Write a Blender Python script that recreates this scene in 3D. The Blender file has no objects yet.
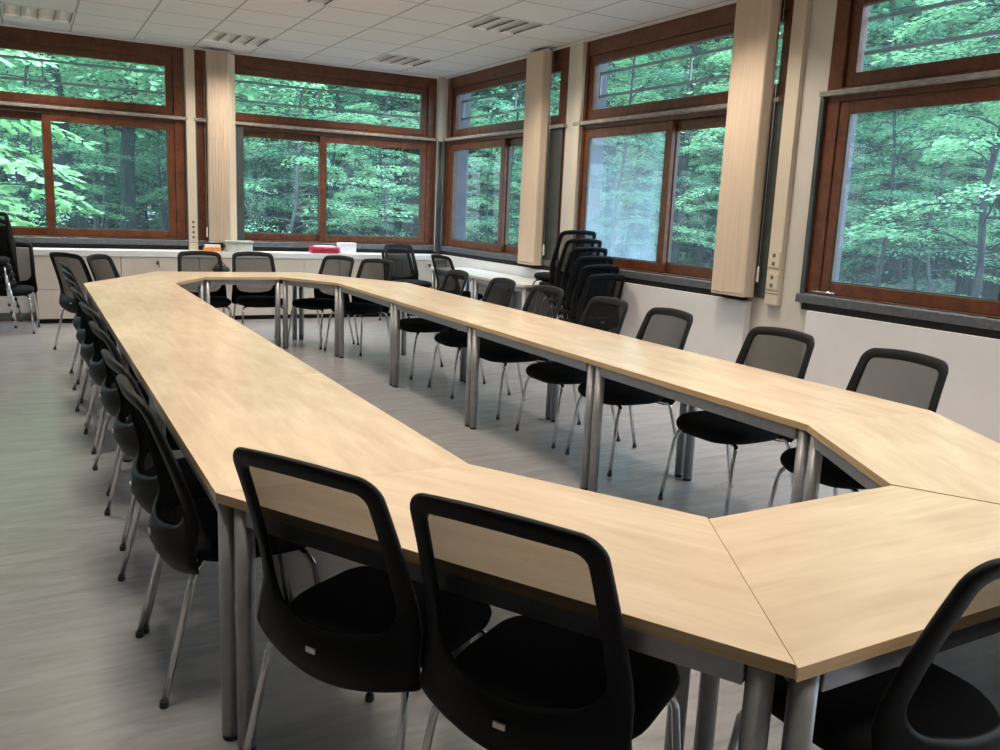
import bpy, math, random
from mathutils import Vector, Matrix
R = math.radians
PI = math.pi
sc = bpy.context.scene
COL = sc.collection
S = .9375                      # plan scale: tables 1.5 m long, 0.75 m deep
H = .7485                      # table height
YB, XR, HC = 9.395, 4.918, 3.333   # back wall, right wall, ceiling

# ------------------------------------------------------------------ materials
def new_mat(name):
    m = bpy.data.materials.new(name); m.use_nodes = True
    nt = m.node_tree; nt.nodes.clear()
    out = nt.nodes.new('ShaderNodeOutputMaterial')
    return m, nt, out
def N(nt, t, **kw):
    n = nt.nodes.new(t)
    for k, v in kw.items(): setattr(n, k, v)
    return n
def principled(nt, out, color=None, rough=.5, metal=0, spec=.5):
    b = N(nt, 'ShaderNodeBsdfPrincipled')
    if color is not None: b.inputs['Base Color'].default_value = (*color, 1)
    b.inputs['Roughness'].default_value = rough
    b.inputs['Metallic'].default_value = metal
    b.inputs['Specular IOR Level'].default_value = spec
    nt.links.new(b.outputs[0], out.inputs[0])
    return b
def noise_color(nt, c1, c2, scale=(1, 1, 1), nscale=8, detail=4, coord='Object', p1=.35, p2=.65, dist=0):
    tc = N(nt, 'ShaderNodeTexCoord'); mp = N(nt, 'ShaderNodeMapping')
    mp.inputs['Scale'].default_value = scale
    nz = N(nt, 'ShaderNodeTexNoise'); nz.inputs['Scale'].default_value = nscale; nz.inputs['Detail'].default_value = detail
    nz.inputs['Distortion'].default_value = dist
    cr = N(nt, 'ShaderNodeValToRGB')
    cr.color_ramp.elements[0].position = p1; cr.color_ramp.elements[1].position = p2
    cr.color_ramp.elements[0].color = (*c1, 1); cr.color_ramp.elements[1].color = (*c2, 1)
    nt.links.new(tc.outputs[coord], mp.inputs[0]); nt.links.new(mp.outputs[0], nz.inputs['Vector'])
    nt.links.new(nz.outputs['Fac'], cr.inputs[0])
    return cr.outputs[0], nz.outputs['Fac'], mp.outputs[0]
def simple(name, c1, c2=None, rough=.5, metal=0, spec=.5, nscale=20, scale=(1, 1, 1), bump=0, detail=3, p1=.35, p2=.65, dist=0, bdist=.002):
    m, nt, out = new_mat(name)
    b = principled(nt, out, c1, rough, metal, spec)
    if c2 is None: c2 = tuple(x * 1.08 for x in c1)
    col, fac, _ = noise_color(nt, c1, c2, scale, nscale, detail, p1=p1, p2=p2, dist=dist)
    nt.links.new(col, b.inputs['Base Color'])
    if bump:
        bp = N(nt, 'ShaderNodeBump'); bp.inputs['Strength'].default_value = bump; bp.inputs['Distance'].default_value = bdist
        nt.links.new(fac, bp.inputs['Height']); nt.links.new(bp.outputs[0], b.inputs['Normal'])
    return m
M = {}
# maple table top: fine streaks along local x plus soft blotches
def maple():
    m, nt, out = new_mat('maple')
    b = principled(nt, out, rough=.25, spec=.5)
    c, f, _ = noise_color(nt, (.60, .47, .335), (.685, .55, .405), (.9, 7, 9), 3.0, 6, p1=.3, p2=.7, dist=.6)
    c2, f2, _ = noise_color(nt, (.90, .88, .86), (1, 1, 1), (1.2, 3.5, 3), 2.1, 3, p1=.36, p2=.62)
    mx = N(nt, 'ShaderNodeMix', data_type='RGBA', blend_type='MULTIPLY'); mx.inputs[0].default_value = 1
    nt.links.new(c, mx.inputs[6]); nt.links.new(c2, mx.inputs[7]); nt.links.new(mx.outputs[2], b.inputs['Base Color'])
    return m
M['maple'] = maple()
M['maple_edge'] = simple('maple_edge', (.47, .32, .16), (.56, .39, .21), rough=.45, nscale=12, scale=(.3, .3, 6))
M['silver'] = simple('silver_paint', (.30, .30, .31), (.34, .34, .35), rough=.38, metal=.55, nscale=30)
M['foot'] = simple('dark_plastic', (.012, .012, .012), (.02, .018, .018), rough=.5)
M['plastic'] = simple('black_plastic', (.007, .007, .008), (.010, .010, .011), rough=.5, spec=.15, nscale=160, bump=.08, bdist=.0006)
M['fabric'] = simple('black_fabric', (.006, .006, .007), (.013, .013, .014), rough=.95, spec=.15, nscale=420, bump=.3, bdist=.001)
M['chrome'] = simple('chrome', (.62, .62, .62), (.68, .68, .68), rough=.16, metal=1)
M['badge'] = simple('badge_metal', (.62, .60, .54), (.68, .66, .60), rough=.3, metal=.8)
def weave():
    m, nt, out = new_mat('net_fabric')
    d = N(nt, 'ShaderNodeBsdfDiffuse'); t = N(nt, 'ShaderNodeBsdfTransparent'); mx = N(nt, 'ShaderNodeMixShader')
    col, fac, _ = noise_color(nt, (.010, .010, .011), (.018, .018, .019), (1, 1, 1), 600, 2)
    nt.links.new(col, d.inputs[0])
    mr = N(nt, 'ShaderNodeMapRange'); mr.inputs[3].default_value = .57; mr.inputs[4].default_value = .73
    nt.links.new(fac, mr.inputs[0])
    lw = N(nt, 'ShaderNodeLayerWeight'); lw.inputs[0].default_value = .35      # a weave closes up when seen along its threads
    pw = N(nt, 'ShaderNodeMath', operation='MULTIPLY_ADD'); pw.use_clamp = True; pw.inputs[1].default_value = .40
    nt.links.new(lw.outputs['Facing'], pw.inputs[0]); nt.links.new(mr.outputs[0], pw.inputs[2]); nt.links.new(pw.outputs[0], mx.inputs[0])
    nt.links.new(t.outputs[0], mx.inputs[1]); nt.links.new(d.outputs[0], mx.inputs[2]); nt.links.new(mx.outputs[0], out.inputs[0])
    return m
M['net'] = weave()
def lino():
    m, nt, out = new_mat('linoleum')
    b = principled(nt, out, rough=.33, spec=.45)
    c, f, _ = noise_color(nt, (.213, .206, .211), (.285, .28, .287), (.9, 5, 1), 3.2, 8, p1=.3, p2=.7, dist=1.2)
    c2, f2, _ = noise_color(nt, (.93, .93, .93), (1, 1, 1), (5, 40, 5), 6, 3)
    mx = N(nt, 'ShaderNodeMix', data_type='RGBA', blend_type='MULTIPLY'); mx.inputs[0].default_value = 1
    nt.links.new(c, mx.inputs[6]); nt.links.new(c2, mx.inputs[7]); nt.links.new(mx.outputs[2], b.inputs['Base Color'])
    mr = N(nt, 'ShaderNodeMapRange'); mr.inputs[3].default_value = .24; mr.inputs[4].default_value = .29
    b.inputs['Roughness'].default_value = .27
    return m
M['lino'] = lino()
def tiles():
    m, nt, out = new_mat('ceiling_tiles')
    b = principled(nt, out, rough=.9, spec=.1)
    tc = N(nt, 'ShaderNodeTexCoord'); sp = N(nt, 'ShaderNodeSeparateXYZ'); nt.links.new(tc.outputs['Object'], sp.inputs[0])
    def line(sock, off):
        a = N(nt, 'ShaderNodeMath', operation='SUBTRACT'); a.inputs[1].default_value = off; nt.links.new(sock, a.inputs[0])
        d = N(nt, 'ShaderNodeMath', operation='DIVIDE'); d.inputs[1].default_value = .675; nt.links.new(a.outputs[0], d.inputs[0])
        p = N(nt, 'ShaderNodeMath', operation='PINGPONG'); p.inputs[1].default_value = .5; nt.links.new(d.outputs[0], p.inputs[0])
        l = N(nt, 'ShaderNodeMath', operation='LESS_THAN'); l.inputs[1].default_value = .017; nt.links.new(p.outputs[0], l.inputs[0])
        return l.outputs[0]
    mx = N(nt, 'ShaderNodeMath', operation='MAXIMUM')
    nt.links.new(line(sp.outputs[0], .15), mx.inputs[0]); nt.links.new(line(sp.outputs[1], 8.8), mx.inputs[1])
    c, f, _ = noise_color(nt, (.66, .64, .62), (.72, .70, .68), (1, 1, 1), 60, 4)
    mc = N(nt, 'ShaderNodeMix', data_type='RGBA'); mc.inputs[7].default_value = (.40, .38, .36, 1)
    nt.links.new(mx.outputs[0], mc.inputs[0]); nt.links.new(c, mc.inputs[6]); nt.links.new(mc.outputs[2], b.inputs['Base Color'])
    return m
M['tiles'] = tiles()
M['beige'] = simple('beige_paint', (.58, .54, .48), (.62, .58, .52), rough=.6, nscale=3)
M['trunk'] = simple('beige_trunking', (.62, .54, .42), (.66, .58, .46), rough=.4, nscale=3)
M['white'] = simple('white_paint', (.72, .70, .705), (.76, .74, .745), rough=.5, nscale=3)
M['wall'] = simple('pale_wall', (.58, .55, .51), (.62, .59, .55), rough=.7, nscale=3)
M['counter'] = simple('white_worktop', (.76, .75, .75), (.80, .79, .79), rough=.3, nscale=3)
M['cabinet'] = simple('cream_laminate', (.58, .52, .46), (.62, .56, .50), rough=.42, nscale=4)
M['gap'] = simple('shadow_gap_and_plinth', (.008, .007, .007), rough=.8)  # black painted in for the shadow gap under the sills; also the plinth colour
M['sill'] = simple('grey_stone_sill', (.075, .08, .088), (.115, .12, .128), rough=.36, nscale=40)
M['grey'] = simple('grey_metal', (.065, .078, .078), (.09, .103, .10), rough=.45, metal=.3, nscale=8)
M['ledge'] = simple('weathered_grey_ledge', (.22, .20, .18), (.36, .34, .31), rough=.55, nscale=14, scale=(1, 1, 4))
def hardwood():
    m, nt, out = new_mat('red_hardwood')
    b = principled(nt, out, rough=.36, spec=.4)
    c, f, _ = noise_color(nt, (.085, .027, .012), (.165, .058, .025), (2.5, 2.5, 2.5), 5, 6, p1=.3, p2=.7, dist=.8)
    nt.links.new(c, b.inputs['Base Color'])
    return m
M['wood'] = hardwood()
def glass(name, haze=0):
    m, nt, out = new_mat(name)
    t = N(nt, 'ShaderNodeBsdfTransparent'); g = N(nt, 'ShaderNodeBsdfGlossy'); g.inputs['Roughness'].default_value = .015
    col, fac, _ = noise_color(nt, (.93, .98, .975), (.95, .995, .99), (1, 1, 1), 1.5, 2)
    nt.links.new(col, t.inputs[0])
    fr = N(nt, 'ShaderNodeFresnel'); fr.inputs[0].default_value = 1.5
    geo = N(nt, 'ShaderNodeNewGeometry'); inv = N(nt, 'ShaderNodeMath', operation='SUBTRACT'); inv.inputs[0].default_value = 1
    nt.links.new(geo.outputs['Backfacing'], inv.inputs[1])
    fb = N(nt, 'ShaderNodeMath', operation='MULTIPLY'); nt.links.new(fr.outputs[0], fb.inputs[0]); nt.links.new(inv.outputs[0], fb.inputs[1])
    mx = N(nt, 'ShaderNodeMixShader'); nt.links.new(fb.outputs[0], mx.inputs[0]); nt.links.new(t.outputs[0], mx.inputs[1]); nt.links.new(g.outputs[0], mx.inputs[2])
    last = mx.outputs[0]
    veil = N(nt, 'ShaderNodeBsdfTranslucent'); veil.inputs[0].default_value = (.80, .92, .95, 1)
    m0 = N(nt, 'ShaderNodeMixShader'); m0.inputs[0].default_value = .022      # pale veil put into the glass, standing in for mist and glare
    nt.links.new(last, m0.inputs[1]); nt.links.new(veil.outputs[0], m0.inputs[2]); last = m0.outputs[0]
    if haze:                       # condensation between the panes
        d = N(nt, 'ShaderNodeBsdfTranslucent'); d.inputs[0].default_value = (.70, .88, .98, 1)
        _, f2, vec = noise_color(nt, (0, 0, 0), (1, 1, 1), (1, 1, .6), 2.2, 4)
        sp = N(nt, 'ShaderNodeSeparateXYZ'); tc = N(nt, 'ShaderNodeTexCoord'); nt.links.new(tc.outputs['Generated'], sp.inputs[0])
        a = N(nt, 'ShaderNodeMapRange'); a.inputs[1].default_value = 1; a.inputs[2].default_value = 0; a.inputs[3].default_value = .2; a.inputs[4].default_value = 1
        nt.links.new(sp.outputs[2], a.inputs[0])
        b_ = N(nt, 'ShaderNodeMath', operation='MULTIPLY'); nt.links.new(a.outputs[0], b_.inputs[0]); nt.links.new(f2, b_.inputs[1])
        c_ = N(nt, 'ShaderNodeMath', operation='MULTIPLY'); c_.inputs[1].default_value = haze; nt.links.new(b_.outputs[0], c_.inputs[0])
        m2 = N(nt, 'ShaderNodeMixShader'); nt.links.new(c_.outputs[0], m2.inputs[0]); nt.links.new(last, m2.inputs[1]); nt.links.new(d.outputs[0], m2.inputs[2])
        last = m2.outputs[0]
    nt.links.new(last, out.inputs[0])
    return m
M['glass'] = glass('window_glass')
M['haze'] = glass('fogged_glass', .38)
M['slat'] = simple('beige_blind_fabric', (.70, .565, .435), (.76, .63, .50), rough=.85, spec=.1, nscale=90, scale=(1, 1, .02))
M['cord'] = simple('white_plastic', (.72, .72, .70), rough=.4)
M['chain'] = simple('bead_chain', (.55, .50, .43), rough=.5)
M['slot'] = simple('socket_hole', (.13, .11, .09), rough=.6)
M['alu'] = simple('aluminium_louvre', (.55, .55, .54), (.62, .62, .61), rough=.28, metal=.8)
M['dark_louvre'] = simple('dark_louvre_metal', (.10, .10, .10), rough=.5, metal=.5)  # dark grey metal of the louvre dividers
M['fin'] = simple('exterior_cladding', (.055, .055, .08), (.075, .075, .105), rough=.6, nscale=5)
M['rail'] = simple('exterior_rail', (.20, .23, .22), (.26, .29, .28), rough=.5, nscale=10)
M['greytop'] = simple('pale_grey_laminate', (.60, .59, .57), (.64, .63, .61), rough=.3, nscale=4)
M['orange'] = simple('orange_card', (.62, .20, .03), (.70, .25, .05), rough=.5)
M['paper'] = simple('white_paper', (.80, .80, .82), rough=.7)
M['clearbox'] = simple('grey_translucent_plastic', (.42, .45, .42), (.55, .58, .55), rough=.3, nscale=9)
M['crimson'] = simple('crimson_plastic', (.34, .012, .045), (.42, .02, .06), rough=.3)
M['black'] = simple('black_rubber', (.01, .011, .013), (.03, .032, .036), rough=.5, nscale=30)
def emissive(name, col, st):
    m, nt, out = new_mat(name); e = N(nt, 'ShaderNodeEmission'); e.inputs[0].default_value = (*col, 1); e.inputs[1].default_value = st
    nt.links.new(e.outputs[0], out.inputs[0]); return m
M['tube'] = emissive('fluorescent_tube', (1, .88, .72), 5)
def bark(name, a, b_):
    return simple(name, a, b_, rough=.9, spec=.1, nscale=5, scale=(4, 4, .7), bump=.6, bdist=.03, detail=6)
M['bark'] = bark('dark_bark', (.016, .019, .021), (.048, .055, .055))
M['bark2'] = bark('pale_bark', (.04, .045, .045), (.095, .105, .10))
def leaf(name, c1, c2, tr=.45):
    m, nt, out = new_mat(name)
    d = N(nt, 'ShaderNodeBsdfDiffuse'); t = N(nt, 'ShaderNodeBsdfTranslucent'); mx = N(nt, 'ShaderNodeMixShader'); mx.inputs[0].default_value = tr
    g = N(nt, 'ShaderNodeBsdfGlossy'); g.inputs['Roughness'].default_value = .45; m2 = N(nt, 'ShaderNodeMixShader'); m2.inputs[0].default_value = .05
    col, f, _ = noise_color(nt, c1, c2, (1, 1, 1), .9, 5, p1=.3, p2=.7)
    nt.links.new(col, d.inputs[0]); nt.links.new(col, t.inputs[0])
    nt.links.new(d.outputs[0], mx.inputs[1]); nt.links.new(t.outputs[0], mx.inputs[2])
    nt.links.new(mx.outputs[0], m2.inputs[1]); nt.links.new(g.outputs[0], m2.inputs[2]); nt.links.new(m2.outputs[0], out.inputs[0])
    return m
M['leaf_a'] = leaf('beech_leaves', (.09, .27, .125), (.34, .62, .32))
M['leaf_b'] = leaf('oak_leaves', (.24, .52, .24), (.50, .76, .36))
M['leaf_c'] = leaf('shade_darkened_leaves', (.035, .14, .08), (.13, .34, .19))  # leaf green darkened to paint in the shade of the understory
M['leaf_d'] = leaf('undergrowth_leaves', (.07, .22, .14), (.18, .42, .24))
M['litter'] = simple('leaf_litter', (.055, .055, .056), (.15, .15, .148), rough=.95, spec=.1, nscale=1.6, detail=8, bump=.5, bdist=.05)

# ------------------------------------------------------------------ mesh helper
class MB:
    def __init__(s): s.v = []; s.f = []; s.mi = []; s.sm = []
    def add(s, vs, fs, mi=0, smooth=False):
        b = len(s.v); s.v += [tuple(v) for v in vs]
        for f in fs: s.f.append(tuple(b + i for i in f)); s.mi.append(mi); s.sm.append(smooth)
    def box(s, x0, y0, z0, x1, y1, z1, mi=0):
        x0, x1 = sorted((x0, x1)); y0, y1 = sorted((y0, y1)); z0, z1 = sorted((z0, z1))
        s.add([(x0, y0, z0), (x1, y0, z0), (x1, y1, z0), (x0, y1, z0), (x0, y0, z1), (x1, y0, z1), (x1, y1, z1), (x0, y1, z1)],
              [(0, 3, 2, 1), (4, 5, 6, 7), (0, 1, 5, 4), (1, 2, 6, 5), (2, 3, 7, 6), (3, 0, 4, 7)], mi)
    def prism(s, poly, z0, z1, mi=0, side=None):
        n = len(poly); side = mi if side is None else side
        vs = [(x, y, z0) for x, y in poly] + [(x, y, z1) for x, y in poly]
        s.add(vs, [tuple(range(n))[::-1], tuple(range(n, 2 * n))], mi)
        b = len(s.v) - 2 * n
        for i in range(n):
            j = (i + 1) % n
            s.f.append((b + i, b + j, b + n + j, b + n + i)); s.mi.append(side); s.sm.append(False)
    def tube(s, pts, rad, n=12, mi=0, cap=True):
        pts = [Vector(p) for p in pts]
        rads = rad if isinstance(rad, (list, tuple)) else [rad] * len(pts)
        rings = []; ref = None
        for i, p in enumerate(pts):
            t = (pts[min(i + 1, len(pts) - 1)] - pts[max(i - 1, 0)]).normalized()
            if ref is None:
                a = Vector((0, 0, 1)) if abs(t.z) < .9 else Vector((1, 0, 0))
                ref = (a - t * a.dot(t)).normalized()
            else:
                ref = (ref - t * ref.dot(t)).normalized()
            b = t.cross(ref)
            rings.append([p + (ref * math.cos(2 * PI * k / n) + b * math.sin(2 * PI * k / n)) * rads[i] for k in range(n)])
        vs = [v for r in rings for v in r]; fs = []
        for i in range(len(pts) - 1):
            for k in range(n):
                k2 = (k + 1) % n
                fs.append((i * n + k, i * n + k2, (i + 1) * n + k2, (i + 1) * n + k))
        s.add(vs, fs, mi, True)
        if cap:
            b = len(s.v) - len(vs)
            s.f.append(tuple(b + k for k in range(n))[::-1]); s.mi.append(mi); s.sm.append(False)
            s.f.append(tuple(b + (len(pts) - 1) * n + k for k in range(n))); s.mi.append(mi); s.sm.append(False)
    def loops(s, rings, mi=0, cap=True, smooth=True):   # stacked closed loops of equal length
        n = len(rings[0]); vs = [v for r in rings for v in r]; fs = []
        for i in range(len(rings) - 1):
            for k in range(n):
                k2 = (k + 1) % n; fs.append((i * n + k, i * n + k2, (i + 1) * n + k2, (i + 1) * n + k))
        s.add(vs, fs, mi, smooth)
        if cap:
            b = len(s.v) - len(vs)
            s.f.append(tuple(b + k for k in range(n))[::-1]); s.mi.append(mi); s.sm.append(smooth)
            s.f.append(tuple(b + (len(rings) - 1) * n + k for k in range(n))); s.mi.append(mi); s.sm.append(smooth)
    def build(s, name, mats, parent=None, bevel=0, seg=2):
        me = bpy.data.meshes.new(name); me.from_pydata(s.v, [], s.f)
        for m in (mats if isinstance(mats, (list, tuple)) else [mats]): me.materials.append(m)
        me.polygons.foreach_set('material_index', s.mi); me.polygons.foreach_set('use_smooth', s.sm); me.update()
        o = bpy.data.objects.new(name, me); COL.objects.link(o)
        if parent: o.parent = parent
        if bevel:
            b = o.modifiers.new('bevel', 'BEVEL'); b.width = bevel; b.segments = seg; b.limit_method = 'ANGLE'; b.angle_limit = R(50)
        return o
def tag(o, label=None, cat=None, group=None, kind=None):
    if label: o['label'] = label
    if cat: o['category'] = cat
    if group: o['group'] = group
    if kind: o['kind'] = kind
    return o
def empty(name, loc=(0, 0, 0), rz=0, label=None, cat=None, group=None, kind=None):
    o = bpy.data.objects.new(name, None); COL.objects.link(o); o.location = loc; o.rotation_euler = (0, 0, rz); o.empty_display_size = .1
    return tag(o, label, cat, group, kind)
def boxob(name, mat, parent, *b, bevel=0):
    m = MB(); m.box(*b); return m.build(name, mat, parent, bevel)
def copy_tree(o, parent=None):
    c = o.copy(); COL.objects.link(c)
    if parent: c.parent = parent
    for ch in list(o.children): copy_tree(ch, c)
    return c

# ------------------------------------------------------------------ tables
def inset(poly, d):
    n = len(poly); out = []
    for i in range(n):
        a = Vector(poly[i - 1]); b = Vector(poly[i]); c = Vector(poly[(i + 1) % n])
        e1 = (b - a).normalized(); e2 = (c - b).normalized()
        n1 = Vector((-e1.y, e1.x)); n2 = Vector((-e2.y, e2.x))
        k = 1 + n1.dot(n2)
        out.append(b + (n1 + n2) * (d / k))
    return out
def table(poly, label, group, cat='table', name='conference_table', top=None, edge=None, hh=H, shift=(0, 0)):
    poly = [Vector((p[0] + shift[0], p[1] + shift[1])) for p in poly]
    area = sum(poly[i].x * poly[(i + 1) % 4].y - poly[(i + 1) % 4].x * poly[i].y for i in range(4))
    if area < 0: poly = poly[::-1]
    # local x along the longest edge
    L = max(range(4), key=lambda i: (poly[(i + 1) % 4] - poly[i]).length)
    e = poly[(L + 1) % 4] - poly[L]; ang = math.atan2(e.y, e.x)
    c = sum(poly, Vector((0, 0))) / 4
    t = empty(name, (c.x, c.y, 0), ang, label, cat, group)
    rot = Matrix.Rotation(-ang, 2)
    loc = [rot @ (p - c) for p in poly]
    m = MB(); m.prism([tuple(p) for p in inset(loc, .0005)], hh - .028, hh, 0, 1)
    m.build('tabletop', [top or M['maple'], edge or M['maple_edge']], t, .0012, 2)
    r = .0265
    lp = inset(loc, .012 + r)
    for p in lp:
        g = MB(); g.tube([(p.x, p.y, .014), (p.x, p.y, hh - .0285)], r, 20); lg = g.build('leg', M['silver'], t)
        g = MB(); g.tube([(p.x, p.y, 0), (p.x, p.y, .0135)], r * .92, 16); g.build('foot', M['foot'], lg)
    rp = inset(loc, .012 + .022); ro = inset(loc, .014)
    for i in range(4):
        a, b = lp[i], lp[(i + 1) % 4]
        d = (b - a).normalized(); nn = Vector((-d.y, d.x))
        a2 = a + d * r - nn * .022; b2 = b - d * r - nn * .022
        q = [a2, b2, b2 + nn * .03, a2 + nn * .03]
        g = MB(); g.prism([tuple(p) for p in q], hh - .028 - .052, hh - .0285); g.build('frame_rail', M['silver'], t, .002, 1)
    return t
def P(x, y): return (x * S, y * S)
oNL, oFL, o1, o2, oNR, oFR = P(0, 0), P(0, 6.4), P(.8, -1.386), P(2.4, -1.364), P(3.177, .015), P(3.219, 6.415)
o3, o4 = P(.8, 7.786), P(2.4, 7.786)
iNL, iFL, iNR, iFR = P(.8, 0), P(.8, 6.4), P(2.377, .02), P(2.419, 6.42)
i1, i2, i3, i4 = P(1.2, -.693), P(1.991, -.677), P(1.2, 7.093), P(2.0, 7.093)
G = 'maple tables of the long meeting ring'
table([oNL, o1, i1, iNL], 'maple trapezoid table in the foreground with two black chairs pushed up to its outer edge', G)
table([o1, o2, i2, i1], 'maple trapezoid table at lower right with one large black chair against it', G, shift=(-.006, -.0104))
table([o2, oNR, iNR, i2], 'maple trapezoid table at the right picture edge, joining the window-side row', G)
ln = ['nearest of the four tables in the left row', 'second nearest table of the left row', 'third table from the front in the left row', 'farthest of the four tables in the left row']
for k in range(4):
    a, b = P(0, 1.6 * k), P(.8, 1.6 * k + 1.6)
    table([a, (b[0], a[1]), b, (a[0], b[1])], 'rectangular maple table, ' + ln[k], G)
rn = ['nearest of the four tables in the window-side row', 'second nearest table of the window-side row', 'third table from the front in the window-side row', 'farthest of the four tables in the window-side row']
for k in range(4):
    A, B, C_, D = Vector(iNR), Vector(oNR), Vector(oFR), Vector(iFR)
    table([A.lerp(D, k / 4), B.lerp(C_, k / 4), B.lerp(C_, (k + 1) / 4), A.lerp(D, (k + 1) / 4)], 'rectangular maple table, ' + rn[k], G)
table([oFL, o3, i3, iFL], 'maple trapezoid table at the far left corner of the ring', G)
table([o3, o4, i4, i3], 'maple trapezoid table across the far end, facing the low cabinets', G)
table([o4, (oFR[0] - .01, oFR[1]), iFR, i4], 'maple trapezoid table at the far right corner of the ring', G)
G2 = 'pale grey side tables under the corner window'
table([(4.235, 6.95), (4.82, 6.95), (4.82, 8.2), (4.235, 8.2)], 'pale grey side table by right wall, nearer the corner of the room', G2, name='side_table', top=M['greytop'], edge=M['greytop'])
table([(4.235, 5.72), (4.82, 5.72), (4.82, 6.945), (4.235, 6.945)], 'pale grey side table by right wall, next to the stack of chairs', G2, name='side_table', top=M['greytop'], edge=M['greytop'])

# ------------------------------------------------------------------ chairs
def rrect(hw_t, hw_b, z0, z1, rt, rb, n=7, crown=0, belly=0):
    """closed outline (x, z), counter-clockwise from bottom centre; hw at bottom/top, corner radii, crown/belly bulge of top/bottom edge"""
    pts = []
    def arc(cx, cz, r, a0, a1):
        for k in range(n + 1):
            a = R(a0 + (a1 - a0) * k / n); pts.append((cx + r * math.cos(a), cz + r * math.sin(a)))
    for k in range(8): pts.append(((hw_b - rb) * k / 8, z0 - belly * (1 - (k / 8) ** 2)))
    arc(hw_b - rb, z0 + rb, rb, -90, 0)
    for k in range(1, 8):
        f = k / 8; pts.append((hw_b + (hw_t - hw_b) * f, z0 + rb + (z1 - rt - z0 - rb) * f))
    arc(hw_t - rt, z1 - rt, rt, 0, 90)
    for k in range(1, 8):
        f = k / 8; pts.append(((hw_t - rt) * (1 - f), z1 + crown * (1 - (1 - f) ** 2)))
    pts.append((0, z1 + crown))
    right = pts
    left = [(-x, z) for x, z in right[1:-1]][::-1]
    return right + left
def back_y(x, z):
    t = (z - .42) / .51
    base = -.192 - .012 * t - .102 * max(0, t) ** 1.7 - .048 * math.exp(-((z - .455) / .075) ** 2)
    sag = (.070 * (1 - t) + .030 * t)
    return base + sag * (x / .25) ** 2
def make_chair():
    t = empty('conference_chair')
    outer = rrect(.226, .260, .402, .950, .060, .030, crown=.010, belly=.034)
    hole = rrect(.188, .203, .530, .906, .034, .085, crown=.008, belly=.012)
    n = len(outer); rings = []
    th = .011
    def P3(p, off): return (p[0], back_y(p[0], p[1]) + off, p[1])
    def mid(f): return [(a[0] + (b[0] - a[0]) * f, a[1] + (b[1] - a[1]) * f) for a, b in zip(outer, hole)]
    seq = [(mid(.03), -th * .55), (mid(.12), -th), (mid(.5), -th), (mid(.9), -th), (mid(1), -th * .6), (mid(1), th * .6), (mid(.9), th), (mid(.5), th), (mid(.12), th), (mid(.03), th * .55), (outer, 0)]
    m = MB(); rings = [[P3(p, off) for p in r] for r, off in seq]; rings.append(rings[0])
    # torus of loops
    k0 = len(rings) - 1
    vs = [v for r in rings[:-1] for v in r]; fs = []
    for i in range(k0):
        j = (i + 1) % k0
        for k in range(n):
            k2 = (k + 1) % n; fs.append((i * n + k, j * n + k, j * n + k2, i * n + k2))
    m.add(vs, fs, 0, True)
    bk = m.build('backrest', M['plastic'], t)
    # netting: concentric rings filling the opening
    m = MB(); cz = .71
    fr = [1.03, .8, .6, .4, .2]
    vs = []; fs = []
    for f in fr:
        for p in hole:
            x = p[0] * f; z = cz + (p[1] - cz) * f; vs.append((x, back_y(x, z) + .002, z))
    vs.append((0, back_y(0, cz) + .002, cz))
    for i in range(len(fr) - 1):
        for k in range(n):
            k2 = (k + 1) % n; fs.append((i * n + k, i * n + k2, (i + 1) * n + k2, (i + 1) * n + k))
    for k in range(n): fs.append(((len(fr) - 1) * n + k, (len(fr) - 1) * n + (k + 1) % n, len(vs) - 1))
    m.add(vs, fs, 0, True); tag(m.build('net_panel', M['net'], bk), 'see-through black netting')
    m = MB(); yb = back_y(0, .475) - th; m.box(-.015, yb - .0035, .4665, .015, yb + .002, .4805)
    tag(m.build('badge', M['badge'], bk, .001, 1), 'small silver plate')
    # seat cushion
    def plan(ins, yo=0):
        pts = []
        hw, y0, y1, rb, rf = .243 - ins, -.196 + ins, .285 - ins, .17 - ins * .5, .16 - ins * .5
        for cx, cy, r, a0 in ((hw - rb, y0 + rb, rb, -90), (hw - rf, y1 - rf, rf, 0), (-hw + rf, y1 - rf, rf, 90), (-hw + rb, y0 + rb, rb, 180)):
            for k in range(9):
                a = R(a0 + 90 * k / 8); pts.append((cx + r * math.cos(a), cy + r * math.sin(a)))
        return pts
    m = MB(); rr = []
    for ins, z in ((.09, .392), (.05, .396), (.02, .408), (.004, .426), (0, .442), (.004, .456), (.014, .468), (.034, .476), (.08, .480)):
        rr.append([(x, y, .013 + z - (.012 * max(0, (y - .12) / .16) ** 2)) for x, y in plan(ins)])
    m.loops(rr); m.build('seat', M['fabric'], t)
    for sx in (1, -1):
        for y0, y1, y2, y3, kind in ((.14, .185, .215, .262, 'front'), (-.10, -.145, -.18, -.262, 'rear')):
            pts = [(.10, y0, .396), (.165, y1 * .97, .395), (.196, y1, .389), (.210, (y1 + y2) / 2, .372), (.217, y2, .345), (.224, y2 + (y3 - y2) * .3, .25), (.243, y3, .018)]
            if kind == 'rear': pts = [(.10, -.10, .410), (.16, -.13, .412), (.198, -.150, .410), (.216, -.162, .400), (.221, -.170, .375), (.223, -.177, .345), (.2425, y3, .018)]
            else: pts = [(x_, y_, z_ + (.013 if z_ > .3 else 0)) for x_, y_, z_ in pts]
            m = MB(); m.tube([(sx * x, y, z) for x, y, z in pts], .0105, 12); lg = m.build('leg', M['chrome'], t)
            m = MB(); m.tube([(sx * .2425, y3, 0), (sx * .2425, y3, .004), (sx * .2425, y3, .022)], [.0125, .0145, .0135], 12); m.build('glide', M['foot'], lg)
    return t
CH = make_chair(); used = [False]
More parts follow.
